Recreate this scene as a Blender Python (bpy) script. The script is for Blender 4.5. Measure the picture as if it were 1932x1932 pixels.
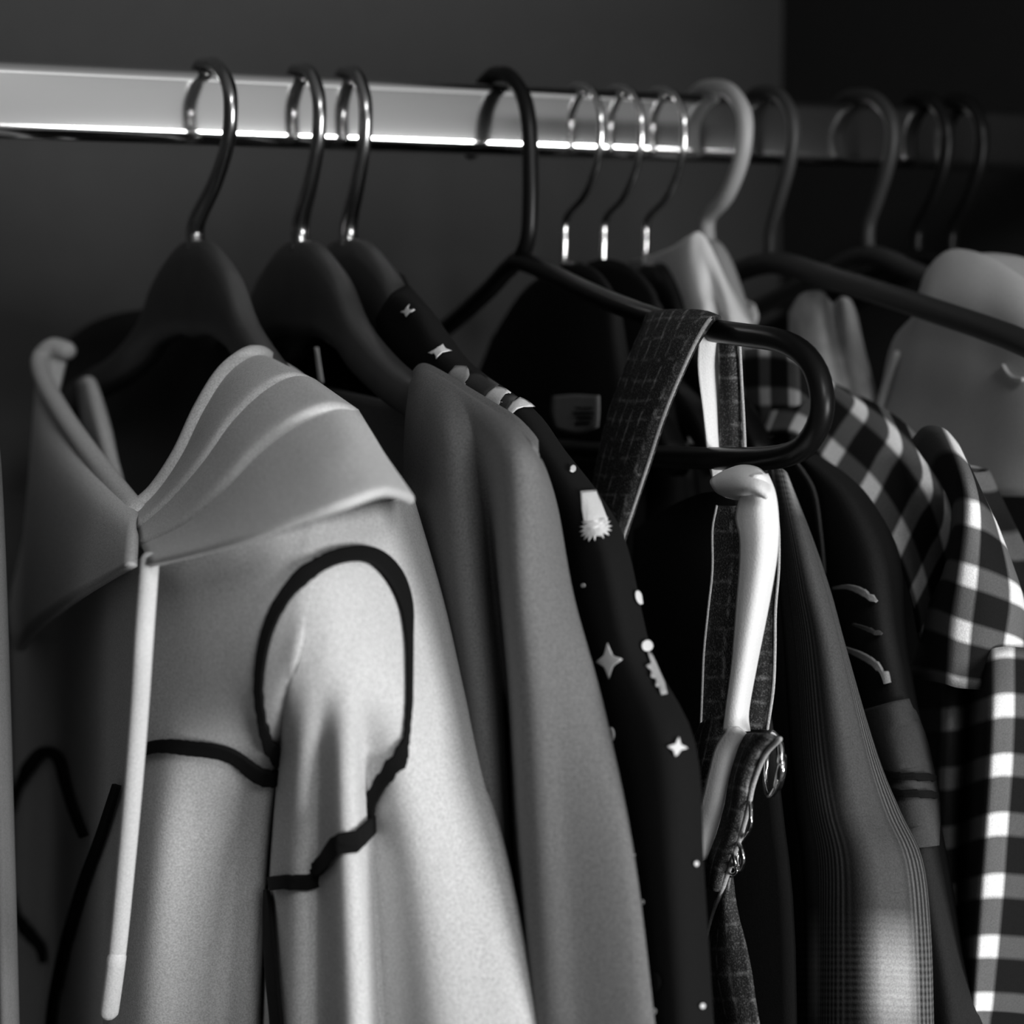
import bpy, math, random
import numpy as np
from mathutils import Vector, Matrix
from mathutils.bvhtree import BVHTree

for o in list(bpy.data.objects):
    bpy.data.objects.remove(o)
SC = bpy.context.scene
COL = SC.collection
random.seed(4)

# ------------------------------------------------------------------ camera, world, lights, exposure
ZR = 1.75                                   # height of the rail centre
W = 1932
LENS, SENSOR = 50.0, 24.0
F = LENS / SENSOR * W
YAW, PITCH = math.radians(24.0), math.radians(-5.2)
CAM = np.array([0.0, -0.855, ZR - 0.085])
FWD = np.array([math.sin(YAW) * math.cos(PITCH), math.cos(YAW) * math.cos(PITCH), math.sin(PITCH)])
RGT = np.array([math.cos(YAW), -math.sin(YAW), 0.0])
UPV = np.cross(RGT, FWD)

cd = bpy.data.cameras.new('camera')
cd.lens = LENS; cd.sensor_width = SENSOR; cd.sensor_height = SENSOR; cd.sensor_fit = 'HORIZONTAL'
cd.clip_start = 0.02; cd.clip_end = 50
cam = bpy.data.objects.new('camera', cd); COL.objects.link(cam)
rot = Matrix(((RGT[0], UPV[0], -FWD[0]), (RGT[1], UPV[1], -FWD[1]), (RGT[2], UPV[2], -FWD[2])))
cam.matrix_world = Matrix.Translation(Vector(CAM)) @ rot.to_4x4()
SC.camera = cam
cd.dof.use_dof = True
cd.dof.focus_distance = 0.735
cd.dof.aperture_fstop = 5.0

world = bpy.data.worlds.new('world'); SC.world = world
world.use_nodes = True
bg = world.node_tree.nodes['Background']
bg.inputs[0].default_value = (1, 1, 1, 1); bg.inputs[1].default_value = 0.03

def area(name, loc, target, sx, sy, power, spread=180):
    l = bpy.data.lights.new(name, 'AREA'); l.shape = 'RECTANGLE'; l.size = sx; l.size_y = sy
    l.energy = power; l.spread = math.radians(spread)
    o = bpy.data.objects.new(name, l); COL.objects.link(o)
    o.location = loc
    o.rotation_euler = (Vector(target) - Vector(loc)).to_track_quat('-Z', 'Y').to_euler()
    return o
area('room_window_light', (1.15, -2.3, 1.25), (0.40, 0.0, 1.40), 0.9, 0.7, 46)
area('added_fill_light', (0.15, -1.9, 2.45), (0.35, 0.0, 1.5), 0.5, 0.5, 13)  # weak overhead fill, added to lift the hanger tops and jacket front
area('added_wall_light', (0.9, -1.7, 2.3), (0.8, -3.1, 1.9), 0.8, 0.3, 18)  # unseen helper light, added so the front wall brightens the rail's reflection
SC.view_settings.view_transform = 'Standard'
SC.view_settings.look = 'None'
SC.view_settings.exposure = 0.0
SC.view_settings.gamma = 1.0
SC.view_settings.use_curve_mapping = False

# ------------------------------------------------------------------ helpers
def ray(px, py):
    return FWD + RGT * (px - W / 2) / F - UPV * (py - W / 2) / F
def P(px, py, X):
    d = ray(px, py); t = (X - CAM[0]) / d[0]
    return CAM + d * t
def PY(px, py, Y):
    d = ray(px, py); t = (Y - CAM[1]) / d[1]
    return CAM + d * t
def railX(px):
    return PY(px, 200, 0.0)[0]

def tag(o, label=None, cat=None, group=None, kind=None):
    if label: o['label'] = label
    if cat: o['category'] = cat
    if group: o['group'] = group
    if kind: o['kind'] = kind
    return o
def empty(name, loc, label, cat, group=None):
    o = bpy.data.objects.new(name, None); COL.objects.link(o)
    o.location = loc; o.empty_display_size = 0.02
    return tag(o, label, cat, group)
def mesh_obj(name, V, Fc, mat, parent=None, uv=None, smooth=True, thick=0, off=0.0):
    me = bpy.data.meshes.new(name)
    me.from_pydata([tuple(map(float, v)) for v in V], [], Fc)
    if uv is not None:
        lay = me.uv_layers.new(name='UVMap')
        for lp in me.loops:
            lay.data[lp.index].uv = uv[lp.vertex_index]
    me.materials.append(mat)
    if smooth:
        for p in me.polygons: p.use_smooth = True
    me.update()
    o = bpy.data.objects.new(name, me); COL.objects.link(o)
    if thick:
        m = o.modifiers.new('thickness', 'SOLIDIFY'); m.thickness = thick; m.offset = off
    if parent is not None:
        o.parent = parent
        pw = Vector((0, 0, 0)); q = parent
        while q is not None:
            pw += q.location; q = q.parent
        o.location = -pw
    return o

def crm(n, N):
    """matrix (N x n) of a uniform Catmull-Rom through n control values"""
    M = np.zeros((N, n))
    if n == 1:
        M[:, 0] = 1; return M
    for i in range(N):
        t = i / (N - 1) * (n - 1); k = min(int(t), n - 2); s = t - k
        w = [-.5 * s + s * s - .5 * s ** 3, 1 - 2.5 * s * s + 1.5 * s ** 3, .5 * s + 2 * s * s - 1.5 * s ** 3, -.5 * s * s + .5 * s ** 3]
        idx = [k - 1, k, k + 1, k + 2]
        for a, b in zip(idx, w):
            if a < 0:        # p[-1] = 2 p0 - p1
                M[i, 0] += 2 * b; M[i, 1] -= b
            elif a > n - 1:
                M[i, n - 1] += 2 * b; M[i, n - 2] -= b
            else:
                M[i, a] += b
    return M
def lin(n, N):
    M = np.zeros((N, n))
    for i in range(N):
        t = i / (N - 1) * (n - 1); k = min(int(t), n - 2); s = t - k
        M[i, k] = 1 - s; M[i, k + 1] = s
    return M
def row(X0, pts):
    """control row: (px, py, dx) tuples on planes X0+dx; ready-made 3-vectors pass through"""
    out = []
    for p in pts:
        out.append(p if isinstance(p, np.ndarray) else P(p[0], p[1], X0 + (p[2] if len(p) > 2 else 0)))
    return np.array(out)
BV = {}
class Surf:
    pass
def grid_mesh(rows, nu=5, nv=5):
    A = np.array(rows)                        # R x C x 3
    R, C, _ = A.shape
    NU, NV = (C - 1) * nu + 1, (R - 1) * nv + 1
    G = np.einsum('ir,jc,rck->ijk', crm(R, NV), crm(C, NU), A)
    return G
def faces_of(NV, NU):
    return [(i * NU + j, i * NU + j + 1, (i + 1) * NU + j + 1, (i + 1) * NU + j) for i in range(NV - 1) for j in range(NU - 1)]
def sheet(name, rows, mat, parent, nu=5, nv=5, thick=0.002, uvu=None, uvv=None, wav=None, G=None):
    if G is None: G = grid_mesh(rows, nu, nv)
    NV, NU, _ = G.shape
    if wav: G = wav(G)
    if uvu is not None:
        U = lin(len(uvu), NU) @ np.array(uvu); Vv = lin(len(uvv), NV) @ np.array(uvv)
        uv = [(U[j], Vv[i]) for i in range(NV) for j in range(NU)]
    else:
        mr = G[NV // 2]; mc = G[:, NU // 2]
        U = np.concatenate([[0], np.cumsum(np.linalg.norm(np.diff(mr, axis=0), axis=1))])
        Vv = np.concatenate([[0], np.cumsum(np.linalg.norm(np.diff(mc, axis=0), axis=1))])
        uv = [(U[j], Vv[i]) for i in range(NV) for j in range(NU)]
    V = G.reshape(-1, 3); Fc = faces_of(NV, NU)
    o = mesh_obj(name, V, Fc, mat, parent, uv, thick=thick)
    BV[o.name] = BVHTree.FromPolygons([tuple(v) for v in V], Fc)
    o['_bv'] = 0; del o['_bv']
    return o
def mirror_obj(o, name, parent, mat=None):
    """the other half of a garment: the same cloth mirrored across the middle of the hanger (Y = 0)"""
    me = o.data.copy()
    for v in me.vertices:
        v.co.y = -v.co.y
    me.flip_normals()
    c = bpy.data.objects.new(name, me); COL.objects.link(c)
    for m in o.modifiers:
        n = c.modifiers.new('thickness', 'SOLIDIFY'); n.thickness = m.thickness; n.offset = m.offset
    c.parent = parent; c.location = (o.location[0], o.location[1], o.location[2])
    if mat: me.materials[0] = mat
    return c
def tube(name, pts, r, mat, parent, seg=10, sub=4, closed=False, flat=1.0):
    """smooth tube through 3-D points; r a number or one radius per point"""
    A = np.array([np.array(p, float) for p in pts]); n = len(A)
    rr = np.full(n, r) if np.isscalar(r) else np.array(r, float)
    if closed:
        A = np.vstack([A, A[:1]]); rr = np.append(rr, rr[0]); n += 1
        E = np.vstack([A[-2:-1], A, A[1:2]])
        M = crm(n + 2, (n + 1) * sub + 1)[sub:-sub]
        C = M @ E; RR = M @ np.concatenate([rr[-2:-1], rr, rr[1:2]])
        C = C[:-1]; RR = RR[:-1]
    else:
        M = crm(n, (n - 1) * sub + 1) if n > 2 else lin(n, 3)
        C = M @ A; RR = M @ rr
    N = len(C)
    T = np.array([(C[(i + 1) % N] - C[i - 1]) if closed else (C[min(i + 1, N - 1)] - C[max(i - 1, 0)]) for i in range(N)])
    T /= np.linalg.norm(T, axis=1)[:, None] + 1e-12
    ref = np.array([1.0, 0, 0])
    if abs(T[0] @ ref) > .9: ref = np.array([0, 0, 1.0])
    V = []; nrm = ref - T[0] * (T[0] @ ref); nrm /= np.linalg.norm(nrm)
    for i in range(N):
        nrm = nrm - T[i] * (T[i] @ nrm); nrm /= np.linalg.norm(nrm); b = np.cross(T[i], nrm)
        for k in range(seg):
            a = 2 * math.pi * k / seg
            V.append(C[i] + RR[i] * (math.cos(a) * nrm + flat * math.sin(a) * b))
    Fc = []
    for i in range(N if closed else N - 1):
        for k in range(seg):
            i2 = (i + 1) % N
            Fc.append((i * seg + k, i * seg + (k + 1) % seg, i2 * seg + (k + 1) % seg, i2 * seg + k))
    if not closed:                            # rounded ends
        for end, i in ((0, 0), (1, N - 1)):
            s = -1 if end == 0 else 1
            base = len(V); ring = [i * seg + k for k in range(seg)]
            V2 = [C[i] + (V[q] - C[i]) * .7 + T[i] * s * RR[i] * .6 for q in ring]
            V += V2; V.append(C[i] + T[i] * s * RR[i] * .9)
            for k in range(seg):
                a, b2, c2, d2 = ring[k], ring[(k + 1) % seg], base + (k + 1) % seg, base + k
                Fc.append((a, d2, c2, b2) if end == 0 else (a, b2, c2, d2))
                Fc.append((base + k, base + seg, base + (k + 1) % seg) if end == 0 else (base + k, base + (k + 1) % seg, base + seg))
    return mesh_obj(name, V, Fc, mat, parent)
def box(name, lo, hi, mat, parent=None, bevel=0.0):
    x0, y0, z0 = lo; x1, y1, z1 = hi
    V = [(x0, y0, z0), (x1, y0, z0), (x1, y1, z0), (x0, y1, z0), (x0, y0, z1), (x1, y0, z1), (x1, y1, z1), (x0, y1, z1)]
    Fc = [(0, 3, 2, 1), (4, 5, 6, 7), (0, 1, 5, 4), (1, 2, 6, 5), (2, 3, 7, 6), (3, 0, 4, 7)]
    o = mesh_obj(name, V, Fc, mat, parent, smooth=False)
    if bevel:
        m = o.modifiers.new('bevel', 'BEVEL'); m.width = bevel; m.segments = 2
    return o
def hit(objs, px, py):
    d = Vector(ray(px, py)).normalized(); best = None
    for n in objs:
        loc, nor, idx, dist = BV[n].ray_cast(Vector(CAM), d)
        if loc is not None and (best is None or dist < best[2]):
            if nor.dot(d) > 0: nor = -nor
            best = (np.array(loc), np.array(nor), dist)
    return best
def ribbon(name, objs, path, mat, parent, width=14, lift=0.0032, thick=0.0012, sub=12):
    """a tape sewn on a cloth: path of photo points (px, py[, width px]) laid on the surface of objs"""
    A = np.array([(p[0], p[1], p[2] if len(p) > 2 else width) for p in path], float)
    n = len(A); C = crm(n, (n - 1) * sub + 1) @ A
    rows = []; last = None
    for i in range(len(C)):
        t = C[min(i + 1, len(C) - 1), :2] - C[max(i - 1, 0), :2]; t /= np.linalg.norm(t) + 1e-9
        nn = np.array([-t[1], t[0]])
        h0 = hit(objs, C[i, 0], C[i, 1])
        if h0 is None: continue
        r = []
        for s in (-.5, -.35, -.18, 0, .18, .35, .5):
            q = C[i, :2] + nn * s * C[i, 2]
            h = hit(objs, q[0], q[1])
            if h is None or abs(h[2] - h0[2]) > .02:
                h = h0
                d = ray(q[0], q[1]); d = d / np.linalg.norm(d)
                den = d @ h0[1]
                k = ((h0[0] - CAM) @ h0[1]) / den if abs(den) > .12 else h0[2]
                k = min(max(k, h0[2] - .01), h0[2] + .01)
                r.append(CAM + d * k + h0[1] * lift)
            else:
                r.append(h[0] + h[1] * lift)
        rows.append(r)
    if len(rows) < 2: return None
    G = np.array(rows)
    return sheet(name, None, mat, parent, G=G, thick=thick)
def decal(name, objs, poly, mat, parent, lift=0.0018):
    """flat print on a cloth: photo outline laid on the surface"""
    V = []; Fc = []; cx = sum(p[0] for p in poly) / len(poly); cy = sum(p[1] for p in poly) / len(poly)
    P2 = []
    for a, b in zip(poly, list(poly[1:]) + [poly[0]]):
        P2 += [a, ((a[0] + b[0]) / 2, (a[1] + b[1]) / 2)]
    n = len(P2); K = 5
    for k in range(K):
        t = 1 - k / K
        for q in P2:
            h = hit(objs, cx + (q[0] - cx) * t, cy + (q[1] - cy) * t) or hit(objs, cx + (q[0] - cx) * t * .8, cy + (q[1] - cy) * t * .8)
            if h is None: return None
            V.append(h[0] + h[1] * lift)
    h = hit(objs, cx, cy)
    if h is None: return None
    V.append(h[0] + h[1] * lift)
    for k in range(K - 1):
        Fc += [(k * n + i, k * n + (i + 1) % n, (k + 1) * n + (i + 1) % n, (k + 1) * n + i) for i in range(n)]
    Fc += [((K - 1) * n + i, (K - 1) * n + (i + 1) % n, K * n) for i in range(n)]
    return mesh_obj(name, V, Fc, mat, parent, smooth=True, thick=0.0003)

# ------------------------------------------------------------------ materials
def new_mat(name):
    m = bpy.data.materials.new(name); m.use_nodes = True
    nt = m.node_tree; nt.nodes.clear()
    out = nt.nodes.new('ShaderNodeOutputMaterial'); b = nt.nodes.new('ShaderNodeBsdfPrincipled')
    nt.links.new(b.outputs[0], out.inputs[0])
    return m, nt, b
def nd(nt, t, **k):
    n = nt.nodes.new(t)
    for a, v in k.items(): setattr(n, a, v)
    return n
def math_n(nt, op, a, b=None, c=None):
    n = nd(nt, 'ShaderNodeMath', operation=op)
    for i, v in enumerate((a, b, c)):
        if v is None: continue
        if isinstance(v, (int, float)): n.inputs[i].default_value = v
        else: nt.links.new(v, n.inputs[i])
    return n.outputs[0]
def noise(nt, scale, detail=2, coord='Object'):
    tc = nd(nt, 'ShaderNodeTexCoord'); n = nd(nt, 'ShaderNodeTexNoise')
    n.inputs['Scale'].default_value = scale; n.inputs['Detail'].default_value = detail
    nt.links.new(tc.outputs[coord], n.inputs['Vector'])
    return n.outputs['Fac']
def to_col(nt, fac):
    c = nd(nt, 'ShaderNodeCombineColor')
    for i in range(3): nt.links.new(fac, c.inputs[i])
    return c.outputs[0]
def finish_cloth(nt, b, val, rough=.9, grain=.35, bump=.25, gscale=1500, sheen=0.0):
    g = noise(nt, gscale, 3)
    k = math_n(nt, 'ADD', math_n(nt, 'MULTIPLY', math_n(nt, 'SUBTRACT', g, .5), grain * 2), 1.0)
    v = math_n(nt, 'MULTIPLY', val, k) if not isinstance(val, (int, float)) else math_n(nt, 'MULTIPLY', k, val)
    v = math_n(nt, 'MAXIMUM', v, 0.0005)
    nt.links.new(to_col(nt, v), b.inputs['Base Color'])
    b.inputs['Roughness'].default_value = rough
    b.inputs['Specular IOR Level'].default_value = .15
    if sheen:
        b.inputs['Sheen Weight'].default_value = sheen
    bp = nd(nt, 'ShaderNodeBump'); bp.inputs['Strength'].default_value = bump; bp.inputs['Distance'].default_value = .0006
    nt.links.new(g, bp.inputs['Height']); nt.links.new(bp.outputs[0], b.inputs['Normal'])
def cloth(name, val, **k):
    m, nt, b = new_mat(name); finish_cloth(nt, b, val, **k); return m
def solid(name, val, rough=.5, metal=0.0, spec=.5, grain=0.0):
    m, nt, b = new_mat(name)
    b.inputs['Roughness'].default_value = rough; b.inputs['Metallic'].default_value = metal
    b.inputs['Specular IOR Level'].default_value = spec
    if grain:
        g = noise(nt, 60, 4)
        v = math_n(nt, 'MULTIPLY', math_n(nt, 'ADD', math_n(nt, 'MULTIPLY', math_n(nt, 'SUBTRACT', g, .5), grain * 2), 1.0), val)
        nt.links.new(to_col(nt, v), b.inputs['Base Color'])
    else:
        b.inputs['Base Color'].default_value = (val, val, val, 1)
    return m
def uvs(nt):
    tc = nd(nt, 'ShaderNodeTexCoord'); s = nd(nt, 'ShaderNodeSeparateXYZ')
    nt.links.new(tc.outputs['UV'], s.inputs[0]); return s.outputs[0], s.outputs[1]
def stripe(nt, c, period, width, off=0.0, soft=0.04):
    """1 on bands of the given width (share of the period) centred on the multiples of the period"""
    t = math_n(nt, 'ADD', math_n(nt, 'DIVIDE', c, period), 1000.5 + off)
    f = math_n(nt, 'ABSOLUTE', math_n(nt, 'SUBTRACT', math_n(nt, 'FRACT', t), .5))
    n = nd(nt, 'ShaderNodeMapRange'); nt.links.new(f, n.inputs[0])
    n.inputs[1].default_value = width / 2 + soft; n.inputs[2].default_value = width / 2 - soft
    n.inputs[3].default_value = 0; n.inputs[4].default_value = 1
    return n.outputs[0]
def gingham(name, dark, mid, light, width=.38):
    m, nt, b = new_mat(name); u, v = uvs(nt)
    a = stripe(nt, u, 1, width); c = stripe(nt, v, 1, width)
    s = math_n(nt, 'ADD', math_n(nt, 'MULTIPLY', a, mid), math_n(nt, 'MULTIPLY', c, mid * .7))
    s = math_n(nt, 'ADD', s, math_n(nt, 'MULTIPLY', math_n(nt, 'MULTIPLY', a, c), light - 1.7 * mid))
    s = math_n(nt, 'ADD', s, dark)
    finish_cloth(nt, b, s, grain=.3); return m
def glen(name):
    m, nt, b = new_mat(name); u, v = uvs(nt)
    band = stripe(nt, u, .042, .46, off=.68); lines = stripe(nt, u, .0024, .42, soft=.2)
    block = stripe(nt, u, .042, .40, off=.12, soft=.08)
    hb = stripe(nt, v, .20, .16, off=.025, soft=.05); hl = stripe(nt, v, .0024, .5, soft=.2)
    s = math_n(nt, 'MULTIPLY', math_n(nt, 'MULTIPLY', band, lines), .11)
    s = math_n(nt, 'ADD', s, math_n(nt, 'MULTIPLY', block, .05))
    s = math_n(nt, 'ADD', s, math_n(nt, 'MULTIPLY', math_n(nt, 'MULTIPLY', block, hb), .30))
    s = math_n(nt, 'ADD', s, math_n(nt, 'MULTIPLY', math_n(nt, 'MULTIPLY', hb, hl), .05))
    s = math_n(nt, 'ADD', s, .022)
    finish_cloth(nt, b, s, grain=.5, gscale=1400); return m
def tweed(name):
    m, nt, b = new_mat(name); u, v = uvs(nt)
    wob = math_n(nt, 'MULTIPLY', math_n(nt, 'SUBTRACT', noise(nt, 300, 2), .5), .0018)
    u2 = math_n(nt, 'ADD', u, wob); v2 = math_n(nt, 'ADD', v, wob)
    a = stripe(nt, u2, .0090, .12, soft=.07); c = stripe(nt, v2, .0085, .11, soft=.07)
    br = nd(nt, 'ShaderNodeMapRange'); nt.links.new(noise(nt, 220, 3), br.inputs[0])
    br.inputs[1].default_value = .42; br.inputs[2].default_value = .66
    s = math_n(nt, 'MULTIPLY', math_n(nt, 'ADD', a, math_n(nt, 'MULTIPLY', c, .55)), br.outputs[0])
    s = math_n(nt, 'MULTIPLY', s, .26)
    fl = nd(nt, 'ShaderNodeMapRange'); nt.links.new(noise(nt, 1500, 2), fl.inputs[0])
    fl.inputs[1].default_value = .5; fl.inputs[2].default_value = .75; fl.inputs[4].default_value = .10
    s = math_n(nt, 'ADD', math_n(nt, 'ADD', s, fl.outputs[0]), .03)
    finish_cloth(nt, b, s, grain=.5, gscale=1600, bump=.5); return m

M = {}
M['wall'] = solid('wall_paint', .065, .9, spec=.1, grain=.06)
M['panel'] = solid('wardrobe_panel', .035, .8, spec=.1, grain=.06)
M['room'] = solid('room_paint', .45, .9, spec=.1)
M['floor'] = solid('floor_boards', .12, .6, grain=.2)
M['chrome'] = solid('chrome', .78, .10, 1.0)
M['nickel'] = solid('dark_nickel', .38, .22, 1.0)
M['steel'] = solid('steel_wire', .75, .18, 1.0)
M['wood'] = solid('dark_wood', .055, .45, spec=.4, grain=.25)
M['black_plastic'] = solid('black_plastic', .005, .36, spec=.22)
M['dark_plastic'] = solid('dark_grey_plastic', .030, .5, spec=.3)
M['pale_plastic'] = solid('pale_plastic', .30, .45, spec=.4)
M['fleece'] = cloth('pale_fleece', .60, grain=.55)
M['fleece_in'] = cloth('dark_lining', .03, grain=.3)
M['cord'] = cloth('pale_cord', .66, grain=.3, gscale=1500)
M['tape'] = cloth('black_tape', .006, grain=.2)
M['grey_knit'] = cloth('grey_knit', .16, grain=.6)
M['star_cloth'] = cloth('black_print_cloth', .008, grain=.3)
M['print_white'] = cloth('white_print', .75, grain=.15)
M['print_grey'] = cloth('grey_print', .38, grain=.25)
M['print_dark'] = cloth('dark_grey_print', .05, grain=.25)
M['black_knit'] = cloth('black_knit', .008, grain=.4)
M['label'] = cloth('woven_label', .22, grain=.4)
M['tweed'] = tweed('dark_tweed_check')
M['lining'] = cloth('cream_lining', .85, grain=.12)
M['piping'] = cloth('pale_piping', .42, grain=.6, gscale=1500)
M['glen'] = glen('glen_check')
M['dark_cloth'] = cloth('charcoal_cloth', .022, grain=.4)
M['panel_cloth'] = cloth('grey_sleeve_panel', .065, grain=.4)
M['trim_cloth'] = cloth('pale_trim', .30, grain=.4)
M['gingham'] = gingham('gingham_check', .009, .13, .9)
M['pale_cloth'] = cloth('pale_cotton', .55, grain=.2)
M['pale_cloth_b'] = cloth('pale_patterned_cotton', .42, grain=.45, gscale=120)
M['grey_wool'] = cloth('grey_trouser_cloth', .22, grain=.3)
M['pale_wool'] = cloth('pale_trouser_cloth', .50, grain=.2)

# ------------------------------------------------------------------ the wardrobe and the room
XR = 0.697
def structure(o): o['kind'] = 'structure'; return o
structure(box('wall_back', (-1.2, .30, 0), (XR, .36, 2.6), M['wall']))
structure(box('wall_right', (XR, -.42, 0), (XR + .05, .36, 2.6), M['panel']))
structure(box('wall_left', (-1.25, -.42, 0), (-1.2, .36, 2.6), M['panel']))
structure(box('floor', (-2.6, -3.2, -.05), (2.8, .36, 0), M['floor']))
structure(box('wall_front', (-2.6, -3.2, 0), (2.8, -3.15, 2.6), M['room']))
structure(box('added_dark_slab_1', (1.75, -3.15, 0), (2.65, -3.11, 2.1), M['panel']))  # dark slab added out of view to dim the right of the rail's reflection
structure(box('ceiling', (-2.6, -3.2, 2.6), (2.8, .36, 2.65), M['room']))

# oval chrome rail: flat sides, rounded top and bottom
rail = empty('wardrobe_rail', (0, 0, ZR), 'oval chrome clothes rail running across the wardrobe above the garments', 'clothes rail')
prof = []
hd, hh, rc = .0075, .015, .0055
for cx, cz, a0 in ((-hd + rc, hh - rc, 90), (-hd + rc, -hh + rc, 180), (hd - rc, -hh + rc, 270), (hd - rc, hh - rc, 0)):
    for k in range(9):
        a = math.radians(a0 + 90 * k / 8); prof.append((cx + rc * math.cos(a), cz + rc * math.sin(a)))
n = len(prof); V = []
for X in (-1.2, XR):
    V += [(X, y, ZR + z) for y, z in prof]
Fc = [(i, i + n, (i + 1) % n + n, (i + 1) % n) for i in range(n)] + [tuple(range(n)), tuple(reversed(range(n, 2 * n)))]
o = mesh_obj('tube', V, Fc, M['chrome'], rail)
md = o.modifiers.new('edges', 'EDGE_SPLIT'); md.split_angle = math.radians(40)
for X in (-1.2, XR):
    s = 1 if X < 0 else -1
    box('rail_socket', (min(X, X + s * .012), -.014, ZR - .026), (max(X, X + s * .012), .014, ZR + .02), M['steel'], rail, .002)

# ------------------------------------------------------------------ hangers
def hook_path(X, ap=.018, near=.023, base=-.052, by=0.0, far=.020, fz=-.002, dxb=0.0):
    """hook centre line: far tip, over the rail, near side, back to the neck"""
    pts = [(.9 * far, fz - .004), (far * 1.02, fz + .008), (.8 * far, ap * .62), (.35 * far, ap * .96), (0, ap), (-.5 * near, ap * .86), (-.9 * near, ap * .4), (-1.02 * near, -.002), (-.9 * near, -.016), (-.5 * near + by * .3, -.031), (by, base + .012), (by, base)]
    n = len(pts)
    return [np.array((X + dxb * max(0, (i - 6) / (n - 7)), y, ZR + z)) for i, (y, z) in enumerate(pts)]
PROF = [(0, 0, .041), (.022, -.002, .038), (.051, -.015, .030), (.073, -.033, .021), (.109, -.048, .016), (.141, -.0555, .015), (.172, -.064, .015), (.198, -.077, .012)]
def shaped_body(name, X, zt, mat, parent, yc=0.0, yaw=0.0, curve=.03, tk=.005, scale=1.0):
    st = [(-y, t, h) for y, t, h in reversed(PROF[1:])] + PROF
    st = np.array(st); N = 57
    S = crm(len(st), N) @ st; V = []; seg = 14
    for y, t, h in S:
        y *= scale
        x = -curve * y * y; hw = tk * (1 + .25 * min(1, abs(y) / .2)); c = t - h / 2
        for k in range(seg):
            a = 2 * math.pi * k / seg; ca, sa = math.cos(a), math.sin(a)
            px_ = x + hw * math.copysign(abs(ca) ** .6, ca); pz = c + h / 2 * math.copysign(abs(sa) ** .6, sa)
            V.append((X + px_ * math.cos(yaw) - y * math.sin(yaw), yc + y * math.cos(yaw) + px_ * math.sin(yaw), ZR + zt + pz))
    Fc = [(i * seg + k, (i + 1) * seg + k, (i + 1) * seg + (k + 1) % seg, i * seg + (k + 1) % seg) for i in range(N - 1) for k in range(seg)]
    Fc += [tuple(range(seg)), tuple(reversed(range((N - 1) * seg, N * seg)))]
    return mesh_obj(name, V, Fc, mat, parent)
def wood_hanger(px, label, yaw=0.0, by=0.0, near=.024, base=-.052, zt=-.053, **k):
    X = railX(px)
    r = empty('wooden_hanger', (X, 0, ZR + zt), label, 'clothes hanger', 'dark wooden hangers with chrome hooks')
    hp = hook_path(X, near=near, base=base - .006, by=by)
    tube('hook', hp, [.0027] * 5 + [.0029] * 4 + [.0032, .0038, .0042], M['nickel'], r, seg=14, sub=5)
    shaped_body('hanger_body', X, zt, M['wood'], r, yc=by, yaw=yaw, **k)
    return X
X1 = wood_hanger(385, 'dark wooden hanger holding the pale hooded jacket, leftmost on the rail', yaw=math.radians(2), by=.014, near=.037, scale=.97, curve=.3)
X2 = wood_hanger(565, 'dark wooden hanger holding the grey cardigan, second from the left', by=0.0, near=.025)
X3 = wood_hanger(655, 'dark wooden hanger holding the black star-print shirt, third from the left', by=-.001, near=.022, zt=-.052)

# black tubular plastic hanger
XB = railX(940)
r = empty('plastic_hanger', (XB, 0, ZR - .06), 'black tubular plastic hanger with a rounded end loop carrying the tweed strap', 'clothes hanger')
def yz(X, L): return [np.array((X, y, ZR + z)) for y, z in L]
tube('hook', yz(XB, [(.030, -.012), (.031, 0), (.022, .014), (.008, .0195), (0, .0197), (-.012, .0175), (-.026, .008), (-.032, -.004), (-.0335, -.02), (-.0335, -.038), (-.031, -.052), (-.022, -.060), (-.008, -.064)]), .0034, M['black_plastic'], r, seg=12)
loop = [(-.03, -.062), (-.10, -.077), (-.16, -.087), (-.205, -.0905), (-.238, -.093), (-.256, -.1), (-.2625, -.1115), (-.258, -.1225), (-.242, -.1305), (-.2, -.1345), (-.1, -.138), (0, -.139), (.1, -.138), (.17, -.134), (.198, -.127), (.205, -.117), (.196, -.108), (.15, -.1065), (.10, -.0995), (.055, -.088), (.01, -.0725), (-.012, -.0635)]
tube('hanger_frame', yz(XB, loop), .0041, M['black_plastic'], r, seg=12, closed=True)

# three black shaped hangers with thin wire hooks
XW = []
for px, lab in ((1090, 'black shaped hanger with thin wire hook, nearest the black tubular hanger'), (1165, 'black shaped hanger with thin wire hook, middle of the three wire hooks'), (1245, 'black shaped hanger with thin wire hook, nearest the pale plastic hook')):
    X = railX(px); XW.append(X)
    r = empty('wire_hook_hanger', (X, 0, ZR - .06), lab, 'clothes hanger', 'black hangers with wire hooks')
    hp = hook_path(X, near=.0225, base=-.064, by=.013, ap=.0165)
    hp = hp[:-2] + [np.array((X, .011, ZR - .040)), np.array((X, .0135, ZR - .052)), np.array((X, .0145, ZR - .068))]
    tube('hook', hp, .0017, M['steel'], r, seg=10, sub=5)
    shaped_body('hanger_body', X, -.060, M['black_plastic'], r, yc=.004, scale=.5)

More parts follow.
